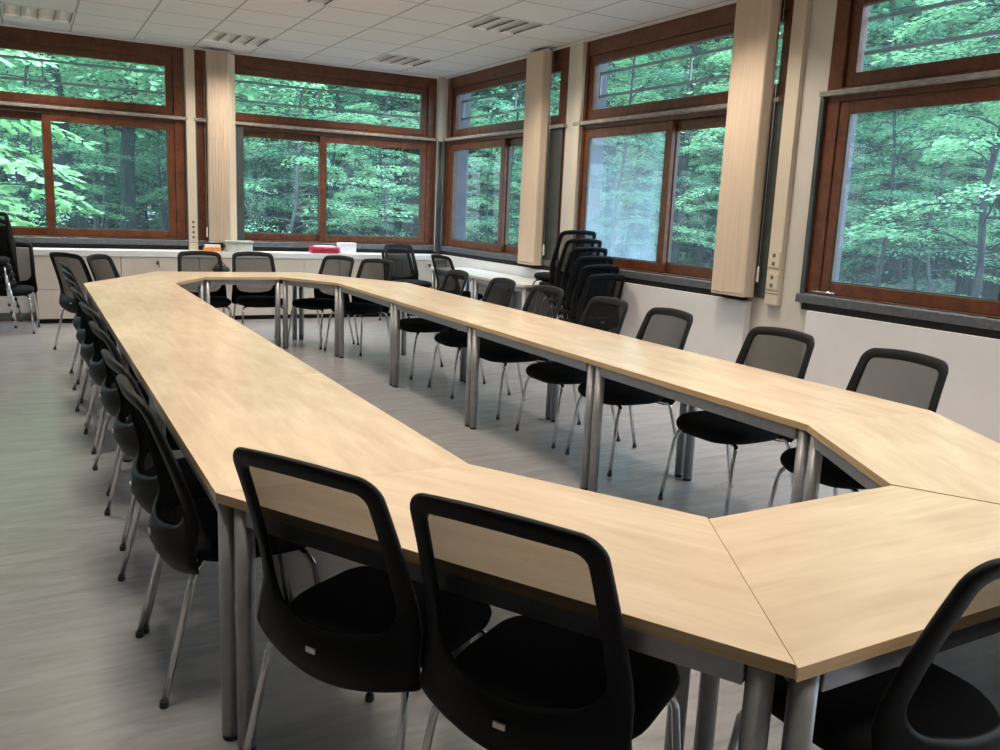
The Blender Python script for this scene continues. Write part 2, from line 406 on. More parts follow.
def chair(x, y, face, label, group, z=0, tilt=0):
    """face = direction the sitter looks to, degrees from +X"""
    o = CH if not used[0] else copy_tree(CH); used[0] = True
    o.location = (x, y, z); o.rotation_euler = (0, 0, R(face - 90))
    return tag(o, label, 'chair', group)
GR = 'chairs around the meeting tables'
# foreground trapezoid: outer edge runs along (.5,-.866); outward normal (-.866,-.5)
def on_edge(A, B, s, n, out):
    A = Vector(A); B = Vector(B); d = (B - A).normalized(); nn = Vector(out)
    p = A + d * s + nn * n; return p.x, p.y
nl = (-.866, -.5)
x, y = on_edge(oNL, o1, .43, -.16, nl); chair(x, y, 30, 'black net-back chair in the foreground, left of the two at the front table', GR)
x, y = on_edge(oNL, o1, .955, -.16, nl); chair(x, y, 30, 'black net-back chair in the foreground, right of the two at the front table', GR)
chair(1.245, -1.14, 90, 'black net-back chair cut off by the lower right corner', GR)
ly = [.52, 1.04, 1.84, 2.62, 3.43, 4.11, 4.85, 5.57]
ll = ['nearest black chair of the left row, big dark shell beside the front table leg', 'second black chair from the front along the left row', 'third black chair from the front along the left row',
      'fourth black chair from the front along the left row', 'fifth black chair from the front along the left row', 'sixth black chair from the front along the left row', 'second farthest black chair of the left row', 'farthest black chair of the left row, before the corner table']
lrot = [2, 4, 3, 4, 2, 4, 3, 3]; lx = [.140, .135, .14, .14, .13, .12, .13, .14]
for yy, l, ra, xx in zip(ly, ll, lrot, lx): chair(xx, yy, ra, l, GR)
chair(.13, 7.05, 36, 'black chair turned at an angle behind the far left corner table, before the first cabinet', GR)
x, y = on_edge(oFL, o3, .62, -.12, (-.866, .5)); chair(x, y, -30, 'black chair tucked in at the outer edge of the far left corner table', GR)
chair(1.205, 7.16, -90, 'left one of the two black chairs at the far end table', GR)
chair(1.765, 7.15, -90, 'right one of the two black chairs at the far end table', GR)
x, y = on_edge(o4, oFR, .45, -.14, (.866, .5)); chair(x, y, 210, 'black chair at the far right corner table, nearer the cabinets', GR)
x, y = on_edge(o4, oFR, 1.0, -.15, (.866, .5)); chair(x, y, 210, 'black chair at the far right corner table, nearer the window-side row', GR)
ry = [.27, 1.02, 1.94, 2.59, 3.42, 4.14, 5.0]
rl = ['black net-back chair nearest on the window side, against the white panel at right', 'black net-back chair by the socket column on the window side', 'third black chair from the front on the window side, against white panel',
      'black chair on the window side standing in front of the chair stack', 'black chair on the window side, left of the chair stack', 'black chair on the window side, second farthest of its row', 'farthest black chair of the window-side row']
for k, (yy, l) in enumerate(zip(ry, rl)): chair(2.985 - .155 + .012 * math.sin(k * 1.9), yy, 180 + 2 * math.sin(k * 2.1), l, GR)
# loose chairs near the corner
fx, fy = .21, -.98
for k, l in ((0, 'lower chair of the pair stacked before the corner cabinets'), (1, 'upper chair of the pair stacked before the corner cabinets')):
    chair(4.0 + .07 * k * fx, 8.42 + .07 * k * fy, -78, 'black ' + l, 'pair of stacked chairs', z=.072 * k)
chair(4.33, 7.5, 8, 'black net-back chair facing the pale grey side table in the corner', 'loose chairs')
names = ['lowest', 'second from the bottom', 'third from the bottom', 'third from the top', 'second from the top', 'topmost']
for k in range(6):
    chair(4.575, 4.96 + .11 * k, 90, 'black chair in the tall stack by the right windows, ' + names[k], 'tall stack of black chairs by the right windows', z=.080 * k)
names = ['lowest', 'second from the bottom', 'middle', 'second from the top', 'topmost']
for k in range(5):
    chair(-.61 - (.15 + .015 * k if k else 0), 8.48 - (.07 + .03 * k if k else 0), 264, 'black chair in the stack at the left picture edge, ' + names[k], 'stack of black chairs at the left edge', z=.082 * k)

# ------------------------------------------------------------------ room shell
XL, YF = -3.9, -6.2            # left wall, wall behind the camera
m = MB(); m.box(XL - .2, YF - .2, -.12, XR + .25, YB + .25, 0); tag(m.build('floor', M['lino']), 'grey marbled linoleum floor', kind='structure')
# ceiling of tiles, with openings for the recessed lights
FX = [(-.525, 8.125), (1.5, 8.125), (3.525, 8.125), (1.5, 5.425), (3.525, 5.425), (-.525, 5.425)]
FXH = [(-.525, 2.725), (-.525, .025), (1.5, 2.725), (3.525, 2.725), (1.5, .025), (3.525, .025), (1.5, -2.675), (3.525, -2.675)]
cells = {(round((fx_ - .15) / .675), round((fy_ - 8.8) / .675)) for fx_, fy_ in FX + FXH}
m = MB()
xs = [XL] + [.15 + .675 * k for k in range(-5, 8) if XL < .15 + .675 * k < XR] + [XR]
ys = [YF] + [8.8 + .675 * k for k in range(-22, 1) if YF < 8.8 + .675 * k < YB] + [YB]
for a, b in zip(xs, xs[1:]):
    for c, d in zip(ys, ys[1:]):
        if (round((a - .15) / .675), round((c - 8.8) / .675)) in cells and abs(b - a - .675) < .01: continue
        m.add([(a, c, HC), (b, c, HC), (b, d, HC), (a, d, HC)], [(0, 3, 2, 1)])
tag(m.build('ceiling', M['tiles']), 'suspended ceiling of pale square tiles', kind='structure')
m = MB(); m.box(XL - .2, YF - .2, 3.55, XR + .35, YB + .35, 3.75); tag(m.build('ceiling_slab', M['wall']), 'unseen roof slab above the tiles, added to block sky light', kind='structure')  # unseen slab, added to keep sky light from leaking in above

BAYS_B = [(-5.0 + .1, -1.83), (-1.69, 1.39), (1.52, 4.80)]      # window openings along the back wall (x)
BAYS_R = [(6.13, 9.27), (2.83, 5.885), (-.63, 2.51), (-4.0, -.87)]   # along the right wall (y)
ZO0, ZO1 = .905, 3.318
def wall_boxes(lo, hi, bays, place):
    m = MB()
    def bx(a, b, z0, z1, t=.24): place(m, a, b, z0, z1, t)
    bx(lo, hi, 0, ZO0); bx(lo, hi, ZO1, 3.55)
    cur = lo
    for a, b in sorted(bays):
        a = max(a, lo)
        if a > cur: bx(cur, a, ZO0, ZO1, .131)
        cur = b
    if cur < hi: bx(cur, hi, ZO0, ZO1, .131)
    return m
m = wall_boxes(XL - .2, XR + .25, BAYS_B, lambda m, a, b, z0, z1, t: m.box(a, YB, z0, b, YB + t, z1)); tag(m.build('wall_back', M['beige']), kind='structure')
m = wall_boxes(YF - .2, YB, BAYS_R, lambda m, a, b, z0, z1, t: m.box(XR, a, z0, XR + t, b, z1)); tag(m.build('wall_right', M['beige']), kind='structure')
m = MB(); m.box(XL - .2, YF - .2, 0, XL, YB, 3.55); tag(m.build('wall_left', M['wall']), kind='structure')
m = MB(); m.box(XL, YF - .2, 0, XR, YF, 3.55); tag(m.build('wall_front', M['wall']), kind='structure')
# ceiling edge trim and blind track
m = MB(); m.box(XL, YB - .03, HC - .022, XR, YB, HC + .01); tag(m.build('trim_1', M['white']), kind='structure')
m = MB(); m.box(XR - .03, YF, HC - .022, XR, YB, HC + .01); tag(m.build('trim_2', M['white']), kind='structure')
# corner post
m = MB(); m.box(4.805, 9.275, ZO0, XR, YB, HC); tag(m.build('trim_3', M['beige']), kind='structure')
g = MB(); g.tube([(4.795, 9.262, ZO0), (4.795, 9.262, 2.45)], .018, 10); g.tube([(4.848, 9.262, ZO0), (4.848, 9.262, 2.45)], .014, 10)
g.box(4.80, 9.268, ZO0, 4.86, 9.275, 2.45); tag(g.build('trim_4', M['grey']), 'grey pipes in the room corner', kind='structure')

# ------------------------------------------------------------------ windows
def window(num, a, b, axis, meet, channel=None, haze=None, swap=True, cut=0):
    """a<b opening along the wall; axis 'y' = back wall (u=x), 'x' = right wall (u=y). w > 0 outward"""
    W0 = empty('window_%d' % num, kind='structure')
    def B(m, u0, u1, w0, w1, z0, z1, mi=0):
        if axis == 'y': m.box(u0, YB + w0, z0, u1, YB + w1, z1, mi)
        else: m.box(XR + w0, u0, z0, XR + w1, u1, z1, mi)
    def ob(name, mat, boxes, par=W0, bevel=.004):
        m = MB()
        for bx in boxes: B(m, *bx)
        return m.build(name, mat, par, bevel, 1)
    jw = .125
    # outer frame: jambs, head, transom and bottom rail
    ob('window_frame', M['wood'], [(a, a + jw, .0, .13, .985, ZO1), (b - jw, b, .0, .13, .985, ZO1)])
    ob('head_board', M['wood'], [(a + jw, b - jw, .012, .13, 3.165, ZO1)])
    ob('transom', M['wood'], [(a + jw, b - jw, .0, .13, 2.415, 2.515)])
    # upper light
    s0, s1 = a + jw + .004, b - jw - .004
    fr = ob('upper_sash', M['wood'], [(s0, s0 + .085, .028, .10, 2.519, 3.162), (s1 - .085, s1, .028, .10, 2.519, 3.162),
                                      (s0 + .085, s1 - .085, .028, .10, 2.519, 2.612), (s0 + .085, s1 - .085, .028, .10, 3.080, 3.162)])
    ob('pane', M['glass'], [(s0 + .085, s1 - .085, .055, .063, 2.612, 3.08)], fr, 0)
    # lower sliding sashes: first runs a..meet, second meet..b, on two tracks
    def sash(u0, u1, w, mat, st0, st1):
        f = ob('sliding_sash', M['wood'], [(u0, u0 + st0, w, w + .05, .998, 2.411), (u1 - st1, u1, w, w + .05, .998, 2.411),
                                  (u0 + st0, u1 - st1, w, w + .05, .998, 1.088), (u0 + st0, u1 - st1, w, w + .05, 2.322, 2.411)])
        ob('pane', mat, [(u0 + st0, u1 - st1, w + .021, w + .029, 1.088, 2.322)], f, 0)
        e = .0025
        ob('glazing_bead', M['grey'], [(u0 + st0 + e, u0 + st0 + .010, w + .003, w + .019, 1.09, 2.32), (u1 - st1 - .010, u1 - st1 - e, w + .003, w + .019, 1.09, 2.32),
                                       (u0 + st0 + .0105, u1 - st1 - .0105, w + .003, w + .019, 1.09, 1.099)], f, 0)
        return f
    wa, wb = (.012, .070) if not swap else (.070, .012)
    sash(a + jw + .003, meet + .045, wa, M['haze'] if haze == 0 else M['glass'], .085, .085)
    sash(meet - .045 if wa != wb else meet, b - jw - .003, wb, M['haze'] if haze == 1 else M['glass'], .085, .085)
    ob('bottom_rail', M['wood'], [(a + jw, b - jw, .0, .13, .984, .996)])
    # grey ledge above the sliding part, guide channels, sill, black strip painted as a shadow gap
    ob('ledge', M['ledge'], [(a + (.12 if cut else -.03), b + .03, -.052, -.002, 2.455, 2.492)])
    low = bool(channel) and axis == 'x'
    ob('guide_channel', M['grey'], ([] if low else [(a - .032, a + .008, -.035, -.002, .985, 2.452)]) + [(b - .008, b + .032, -.035, -.002, .985, 2.452)])
    ob('sill', M['sill'], [(a + cut if cut else (a - .05 if axis == 'x' else a), b + .05 if axis == 'x' else b, -.055, .0, .915, .982)], bevel=.006)
    ob('sill_shadow_strip', M['gap'], [(a + cut, b, -.03, -.001, .862, .913)], bevel=0)
    if channel:
        ob('side_panel', M['grey'], [(channel[0], channel[1], -.02, -.004, .90 if cut else .99, 2.45)])
    # exterior: two louvre rails with a connector and the cladding fins at both ends
    e = ob('louvre_rail', M['rail'], [(a, b, .215, .235, 3.005, 3.032), (a, b, .215, .235, 2.765, 2.792)] + [(u - .008, u + .008, .216, .234, 2.7921, 3.0049) for u in (a + .06, (a + b) / 2, b - .06)], bevel=0)
    return W0
W1 = window(1, *BAYS_B[1], 'y', -.145)
W2 = window(2, *BAYS_B[2], 'y', 3.16, channel=(1.66, 2.10))
W3 = window(3, *BAYS_R[0], 'x', 7.60, channel=(6.16, 6.62))
W4 = window(4, *BAYS_R[1], 'x', 4.345, channel=(2.836, 3.22), haze=1, cut=.30)
W5 = window(5, *BAYS_R[2], 'x', .94)
W6 = window(6, *BAYS_B[0], 'y', -3.4)
W7_unseen = window(7, *BAYS_R[3], 'x', -2.4)  # unseen window, added to bring more daylight into the room
# little handles of window 5
g = MB(); g.tube([(XR - .012, 2.435, 1.012), (XR - .03, 2.42, 1.013), (XR - .03, 2.23, 1.013), (XR - .012, 2.215, 1.012)], .007, 8); tag(g.build('sash_handle', M['chrome'], W5), 'chrome pull handle')
m = MB()
for ya, yb_ in ((9.272, 9.50), (5.888, 6.127), (2.513, 2.827), (-.867, -.633)):
    m.box(XR + .1315, ya, ZO0 + .001, XR + .2395, yb_, ZO1 - .001); m.box(XR + .2405, ya, -.3, XR + .36, yb_, 3.5)
for xa, xb in ((-1.827, -1.693), (1.393, 1.517), (4.803, 5.04)):
    m.box(xa, YB + .1315, ZO0 + .001, xb, YB + .2395, ZO1 - .001)
tag(m.build('wall_fins', M['fin']), kind='structure')
# white panels under the right windows
for k, (ya, yb_) in enumerate(((-4.0, -.95), (-.90, 2.415), (3.06, 5.86), (5.865, 9.2))):
    m = MB(); m.box(XR - .075, ya, .06, XR - .008, yb_, .861); tag(m.build('trim_%d' % (5 + k), M['white'], None, .003), kind='structure')

# ------------------------------------------------------------------ socket trunking columns
def trunk(label, u0, u1, axis, z0, socks):
    t = empty('wall_socket_trunking', (0, 0, 0), 0, label, 'socket column', 'beige cable trunking columns')
    def B(m, a, b, w0, w1, z0, z1):
        if axis == 'y': m.box(a, YB - w1, z0, b, YB - w0, z1)
        else: m.box(XR - w1, a, z0, XR - w0, b, z1)
    m = MB(); B(m, u0, u1, .001, .048, z0, HC - .025); m.build('trunking', M['trunk'], t, .003)
    for (za, zb, zs) in socks:
        m = MB(); B(m, u0 + .008, u1 - .008, .0485, .056, za, zb); s = m.build('socket_plate', M['trunk'], t, .002)
        for zc in zs:
            c = (u0 + u1) / 2; g = MB()
            if axis == 'y': g.tube([(c, YB - .0575, zc), (c, YB - .0565, zc)], .017, 16)
            else: g.tube([(XR - .0575, c, zc), (XR - .0565, c, zc)], .017, 16)
            g.build('socket_hole', M['slot'], s)
    m = MB(); zb = socks[0][0] - .035; B(m, u0 + .002, u1 - .002, .0485, .051, zb, zb + .005); m.build('cover_joint', M['slot'], t)
    return t
trunk('beige socket column on the back wall, with four round sockets above the cabinets', 1.40, 1.508, 'y', .83, [(.99, 1.24, (1.023, 1.086, 1.150, 1.212))])
trunk('beige socket column on the right wall with two double sockets, right of a bunched blind', 2.750, 2.886, 'x', .86, [(.985, 1.115, (1.017, 1.082)), (1.16, 1.29, (1.192, 1.257))])
trunk('beige trunking column on the right wall, behind the tall stack of chairs', 5.79, 5.90, 'x', .87, [(.985, 1.115, (1.017, 1.082))])

# ------------------------------------------------------------------ bunched vertical blinds
def blind(label, u0, u1, axis, off, z0, z1, nflat):
    b = empty('vertical_blind', (0, 0, 0), 0, label, 'blind', 'beige vertical blinds pushed aside')
    def at(u, w): return (u, YB - off - w) if axis == 'y' else (XR - off - w, u)
    m = MB(); L = u1 - u0; n = int(L / .0068)
    for k in range(n):
        u = u0 + L * (k + .5) / n
        pts = []
        for q in range(5):
            f = q / 4; w = .127 * f; bow = .004 * math.sin(PI * f)
            pts.append(at(u + bow + .002 * ((k * 7) % 5 - 2) / 2 * f, w))
        vs = [(x, y, z) for z in (z0, z1) for x, y in pts]
        m.add(vs, [(q, q + 1, q + 6, q + 5) for q in range(4)], 0, True)
        # real thickness
        vs2 = []
        for z in (z0, z1):
            for q in range(5):
                f = q / 4; w = .127 * f; bow = .004 * math.sin(PI * f)
                x, y = at(u + bow + .002 * ((k * 7) % 5 - 2) / 2 * f + .0042, w); vs2.append((x, y, z))
        m.add(vs2, [(q + 5, q + 6, q + 1, q) for q in range(4)], 0, True)
        bs = len(m.v) - 20
        for (i, j, p, r_) in ((0, 5, 15, 10), (4, 14, 19, 9)):
            m.f.append((bs + i, bs + j, bs + p, bs + r_)); m.mi.append(0); m.sm.append(False)
    # last slats turned flat against the bunch
    for k in range(nflat):
        a = at(u0 - .002, .127) if axis == 'x' else at(u1 + .002, .127)
        c = at(u0 - .012 - .02 * k, .01) if axis == 'x' else at(u1 + .105, .02)
        d = Vector((c[0] - a[0], c[1] - a[1])).normalized(); nn = Vector((-d.y, d.x)) * .0012
        m.prism([a, c, (c[0] + nn.x, c[1] + nn.y), (a[0] + nn.x, a[1] + nn.y)], z0, z1)
    m.build('slats', M['slat'], b)
    m = MB()
    xa, ya = at(u0 - .01, .045); xb, yb2 = at(u1 + .01, .082)
    m.box(min(xa, xb), min(ya, yb2), z1 + .002, max(xa, xb), max(ya, yb2), HC - .0235); m.build('head_rail', M['cord'], b)
    m = MB()
    for w in (.003, .127):
        pts = []
        for k in range(n):
            x, y = at(u0 + L * (k + .5) / n, w + .002); pts.append((x, y, z0 + .035))
            if k < n - 1:
                x, y = at(u0 + L * (k + 1) / n, w + .004); pts.append((x, y, z0 + .018))
        m.tube(pts, .0018, 5)
    m.build('spacer_chain', M['chain'], b)
    # cord with a white weight
    s = -1
    uc = u0 - .02
    x, y = at(uc, .03 if axis == 'y' else .0)
    m = MB(); m.tube([(x, y, z1), (x, y, 1.16)], .0018, 6); cd = m.build('pull_cord', M['cord'], b)
    m = MB(); m.tube([(x, y, 1.03), (x, y, 1.04), (x, y, 1.14), (x, y, 1.16)], [.009, .012, .010, .004], 10); m.build('cord_weight', M['cord'], cd)
    return b
blind('beige vertical blind bunched left of the second back window', 1.635, 1.885, 'y', .062, .965, 3.285, 1)
blind('beige vertical blind bunched between the corner window and the large middle window', 6.385, 6.74, 'x', .062, .912, 3.285, 0)
blind('wide beige vertical blind bunched just left of the socket column', 2.99, 3.365, 'x', .062, .905, 3.285, 0)

# ------------------------------------------------------------------ recessed ceiling lights
def make_light():
    t = empty('ceiling_light')
    e = .675; f = .02
    m = MB()
    m.box(.004, .004, HC - .006, e - .004, f, HC + .004); m.box(.004, e - f, HC - .006, e - .004, e - .004, HC + .004)
    m.box(.004, f, HC - .006, f, e - f, HC + .004); m.box(e - f, f, HC - .006, e - .004, e - f, HC + .004)
    m.build('trim_frame', M['white'], t)
    m = MB(); z = HC + .10
    m.add([(f, f, z), (e - f, f, z), (e - f, e - f, z), (f, e - f, z), (f, f, HC), (e - f, f, HC), (e - f, e - f, HC), (f, e - f, HC)],
          [(0, 1, 2, 3), (0, 4, 5, 1), (1, 5, 6, 2), (2, 6, 7, 3), (3, 7, 4, 0)]); m.build('reflector', M['white'], t)
    m = MB(); g = e - 2 * f
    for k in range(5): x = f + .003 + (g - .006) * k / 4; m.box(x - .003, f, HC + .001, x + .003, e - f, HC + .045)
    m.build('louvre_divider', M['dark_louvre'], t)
    m = MB()
    for k in range(1, 14): y = f + g * k / 14; m.box(f + .001, y - .002, HC + .008, e - f - .001, y + .002, HC + .042)
    m.build('louvre_blades', M['alu'], t)
    for k in range(4):
        m = MB(); x = f + g * (k + .5) / 4; m.tube([(x, f + .02, HC + .07), (x, e - f - .02, HC + .07)], .012, 10); m.build('tube', M['tube'], t)
    return t
def lamp_for(t, power):
    l = bpy.data.lights.new('lamp_glow', 'AREA'); l.shape = 'SQUARE'; l.size = .58; l.energy = power; l.color = (1, .89, .76); l.spread = R(124)
    o = bpy.data.objects.new('lamp_glow', l); COL.objects.link(o); o.parent = t; o.location = (.3375, .3375, HC - .012)
LT = make_light(); lamp_for(LT, 28); first = True
tl = {(-.525, 8.125): 'recessed louvre light above the first back window, at the upper left corner', (1.5, 8.125): 'recessed louvre light above the blind of the back wall',
      (3.525, 8.125): 'recessed louvre light nearest the room corner', (1.5, 5.425): 'recessed louvre light cut off by the top edge of the picture', (3.525, 5.425): 'largest recessed louvre light in view, near the right windows'}
for p in FX + FXH:
    o = LT if first else copy_tree(LT); first = False
    o.location = (p[0], p[1], 0)
    tag(o, tl.get(p, 'recessed louvre light above the near part of the tables, out of the picture'), 'ceiling light', 'recessed ceiling lights')

# ------------------------------------------------------------------ low cabinets along the back wall
YC = 8.975
cu = [-.35, .56, 1.46, 2.36, 3.26, 4.16, 4.83]
cl = ['leftmost cream drawer cabinet, beside the stack of chairs', 'cream drawer cabinet under the first back window, with a key in its lock', 'cream drawer cabinet below the orange and grey boxes', 'cream drawer cabinet left of the crimson folder',
      'cream drawer cabinet below the white box', 'rightmost cream drawer cabinet, in the room corner']
for k, (a, b) in enumerate(zip(cu, cu[1:])):
    t = empty('drawer_cabinet', ((a + b) / 2, YC, 0), 0, cl[k], 'cabinet', 'cream drawer cabinets along the back wall')
    w = (b - a) / 2 - .0015
    boxob('body', M['cabinet'], t, -w, .020, .055, w, .385, .790)
    boxob('plinth', M['gap'], t, -w + .002, .045, 0, w - .002, .36, .054)
    for z0, z1 in ((.058, .398), (.403, .787)):
        d = boxob('drawer', M['cabinet'], t, -w + .002, 0, z0, w - .002, .0195, z1, bevel=.002)
        if z0 > .3 and k > 0:
            g = MB(); xx = -.04 if k == 1 else (.07 if k == 5 else -.03)
            g.tube([(xx, -.006, .735), (xx, .001, .735)], .017, 14); g.build('lock', M['alu'], d)
            if k in (1, 5):
                g = MB(); g.box(xx - .003, -.035, .727, xx + .003, -.0065, .743); g.tube([(xx, -.037, .700), (xx, -.035, .743)], .014, 10)
                g.tube([(xx + .008, -.03, .735), (xx + .014, -.032, .70), (xx + .012, -.03, .668)], .004, 6); g.build('key', M['black'], d)
t = empty('worktop', (2.24, 9.19, 0), 0, 'long white worktop running over the low cream cabinets', 'worktop')
m = MB(); m.box(-2.595, -.220, .7915, 2.585, .170, .860); m.build('worktop', M['counter'], t, .002)
o = t.children[0]; o.name = 'board'
m = MB(); m.box(-3.85, 9.25, .10, -.37, 9.38, .858); tag(m.build('trim_20', M['white'], None, .003), kind='structure')

ZT = .8605
t = empty('storage_box', (1.645, 9.14, ZT), 0, 'small orange box filled with white paper on the worktop, by the socket column', 'box')
m = MB(); w, d, h = .10, .075, .05
m.box(-w, -d, 0, w, d, .004); m.box(-w, -d, .004, w, -d + .004, h); m.box(-w, d - .004, .004, w, d, h); m.box(-w, -d + .004, .004, -w + .004, d - .004, h); m.box(w - .004, -d + .004, .004, w, d - .004, h)
m.build('tray', M['orange'], t); boxob('paper_stack', M['paper'], t, -.085, -.06, .0045, .09, .06, .083)
t = empty('plastic_box', (1.965, 9.15, ZT), R(2), 'grey translucent plastic box on the worktop, right of the orange box', 'box')
m = MB(); m.prism([(-.165, -.10), (.165, -.10), (.165, .10), (-.165, .10)], 0, .115); m.build('body', M['clearbox'], t, .012, 3)
boxob('lid', M['clearbox'], t, -.176, -.108, .1155, .176, .108, .140, bevel=.006)
boxob('clip', M['black'], t, -.192, -.02, .055, -.1665, .02, .085, bevel=.004)
def paper(x, y, rz, w, d, label, z=ZT, h=.004):
    o = boxob('paper_sheet', M['paper'], None, -w / 2, -d / 2, 0, w / 2, d / 2, h); o.location = (x, y, z); o.rotation_euler = (0, 0, rz); tag(o, label, 'paper', 'papers on the worktop')
paper(2.43, 9.10, .15, .30, .21, 'white paper sheets lying on the worktop, nearer the grey plastic box')
paper(2.72, 9.12, -.2, .24, .18, 'white paper sheet lying on the worktop, beside the crimson folder', h=.003)
t = empty('folder_case', (3.085, 9.12, ZT), R(-3), 'crimson zip case lying on the worktop under the second back window', 'case')
m = MB(); rr = []
for ins, z in ((.012, 0), (0, .014), (0, .068), (.010, .086)):
    pts = []
    for cx, cy, a0 in ((.15, -.065, -90), (.15, .065, 0), (-.15, .065, 90), (-.15, -.065, 180)):
        for q in range(6): a = R(a0 + 18 * q); pts.append((cx + (.04 - ins) * math.cos(a), cy + (.04 - ins) * math.sin(a), z))
    rr.append(pts)
m.loops(rr); m.build('body', M['crimson'], t)
boxob('paper_insert', M['paper'], t, -.13, -.07, .0865, .14, .07, .098)
m = MB(); m.tube([(.188, -.03, .045), (.215, -.02, .055), (.225, 0, .05), (.215, .02, .055), (.188, .03, .045)], .007, 8); m.build('strap', M['paper'], t)
t = empty('white_box', (3.405, 9.13, ZT), R(4), 'small white cardboard box on the worktop, right of the crimson case', 'box')
boxob('carton', M['paper'], t, -.115, -.06, 0, .115, .06, .115, bevel=.002); boxob('lid', M['paper'], t, -.118, -.063, .1155, .118, .063, .142, bevel=.002)
paper(3.72, 9.13, .1, .26, .2, 'white papers lying on the worktop, right of the white box', h=.006)
# dark bundle hanging at the cabinet front
t = empty('camera_bag', (1.71, YC - .05, .60), 0, 'small dark bag hanging on the cabinet front behind the far end chairs', 'bag')
m = MB(); rr = []
for z, a in ((0, .6), (.015, .9), (.04, 1), (.07, .9), (.09, .55)):
    rr.append([(.105 * a * math.cos(2 * PI * q / 14), .036 * a * math.sin(2 * PI * q / 14) * (1 + .2 * math.sin(q * 3)), z + .008 * math.sin(q * 2)) for q in range(14)])
m.loops(rr); m.build('pouch', M['black'], t)
g = MB(); g.tube([(-.07, 0, .085), (-.03, .025, .13), (.02, .03, .135), (.06, 0, .085)], .006, 6); g.build('strap', M['black'], t)

# ------------------------------------------------------------------ the forest outside
m = MB(); n = 40
def gz(x, y): return -.35 + .10 * math.sin(x * .31) * math.cos(y * .27) + .06 * math.sin(x * .9 + y * .7)
vs = []
for i in range(n + 1):
    for j in range(n + 1):
        x = -30 + 100 * i / n; y = -30 + 100 * j / n; vs.append((x, y, gz(x, y) if (y > YB + .8 or x > XR + .8) else -.35))
m.add(vs, [(i * (n + 1) + j, (i + 1) * (n + 1) + j, (i + 1) * (n + 1) + j + 1, i * (n + 1) + j + 1) for i in range(n) for j in range(n)], 0, True)
tag(m.build('ground', M['litter']), 'brown forest floor outside the windows', kind='structure')

rnd = random.Random(11)
def leaf_shape(L, W, kind):
    if kind == 'oak':
        pr = [(0, .06), (.15, .30), (.28, .22), (.42, .50), (.55, .34), (.72, .46), (.84, .22), (1, .02)]
    else:
        pr = [(0, .04), (.25, .36), (.5, .46), (.78, .28), (1, 0)]
    return [(L * a, W * b) for a, b in pr]
def add_leaf(m, p, yaw, pitch, roll, L, W, kind):
    cy, sy, cp, sp_ = math.cos(yaw), math.sin(yaw), math.cos(pitch), math.sin(pitch)
    d = Vector((cy * cp, sy * cp, sp_)); s = Vector((-sy, cy, 0)); u = d.cross(s)
    s2 = s * math.cos(roll) + u * math.sin(roll); u2 = u * math.cos(roll) - s * math.sin(roll)
    if kind == 'quad':
        vs = [p, p + d * (L * .5) + s2 * (W * .5) + u2 * (-.08 * L), p + d * L, p + d * (L * .5) - s2 * (W * .5) + u2 * (-.08 * L)]
        m.add(vs, [(0, 1, 2), (0, 2, 3)]); return
    sh = leaf_shape(L, W, kind); k = len(sh)
    vs = []
    for a, b in sh: vs += [p + d * a + s2 * b - u2 * (b * .35 + a * a / L * .15), p + d * a + u2 * (-a * a / L * .15), p + d * a - s2 * b - u2 * (b * .35 + a * a / L * .15)]
    fs = []
    for i in range(k - 1): fs += [(3 * i, 3 * i + 1, 3 * i + 4, 3 * i + 3), (3 * i + 1, 3 * i + 2, 3 * i + 5, 3 * i + 4)]
    m.add(vs, fs)
def sapling(seed, h, nb, per, L, kind, lm, bm, z_lo=.6, reach=1.7, rad=.045):
    r = random.Random(seed); root = empty('forest_tree')
    tr = MB(); fo = MB()
    pts = []; x = y = 0
    for k in range(9):
        pts.append((x, y, -.3 + (h + .3) * k / 8)); x += r.uniform(-.16, .16); y += r.uniform(-.16, .16)
    tr.tube(pts, [rad * (1 - .085 * k) for k in range(9)], 8)
    def trunk_at(z):
        f = max(0, min(7.999, (z + .3) / (h + .3) * 8)); i = int(f); a = Vector(pts[i]); b = Vector(pts[i + 1]); return a.lerp(b, f - i)
    for b in range(nb):
        z = z_lo + (h - z_lo) * (b + r.random()) / nb
        base = trunk_at(z); az = b * 2.4 + r.uniform(-.5, .5)
        ln_ = reach * (1 - .55 * (z / h) ** 2) * r.uniform(.7, 1.15)
        droop = r.uniform(-.28, .22)
        tip = [base + Vector((math.cos(az) * ln_ * f, math.sin(az) * ln_ * f, droop * ln_ * f + .10 * ln_ * math.sin(PI * f))) for f in (0, .25, .5, .75, 1)]
        tr.tube(tip, [.014, .011, .008, .006, .003], 4, cap=False)
        for q in range(per):
            f = r.uniform(.12, 1.05) ** .8; i = min(3, int(f * 4)); p = tip[i].lerp(tip[i + 1], min(1.2, f * 4 - i))
            side = r.choice((-1, 1)); spread = .42 * ln_ * (1.1 - f * .7) * r.random() ** .7
            a2 = az + side * 1.15
            p = p + Vector((math.cos(a2) * spread, math.sin(a2) * spread, r.uniform(-.05, .05) - .08 * spread))
            l = L * r.uniform(.7, 1.3)
            add_leaf(fo, p, a2 - side * r.uniform(0, .9), r.uniform(-.5, .12), r.uniform(-.5, .5), l, l * .62, kind)
    tr.build('trunk', bm, root); fo.build('foliage', lm, root)
    return root
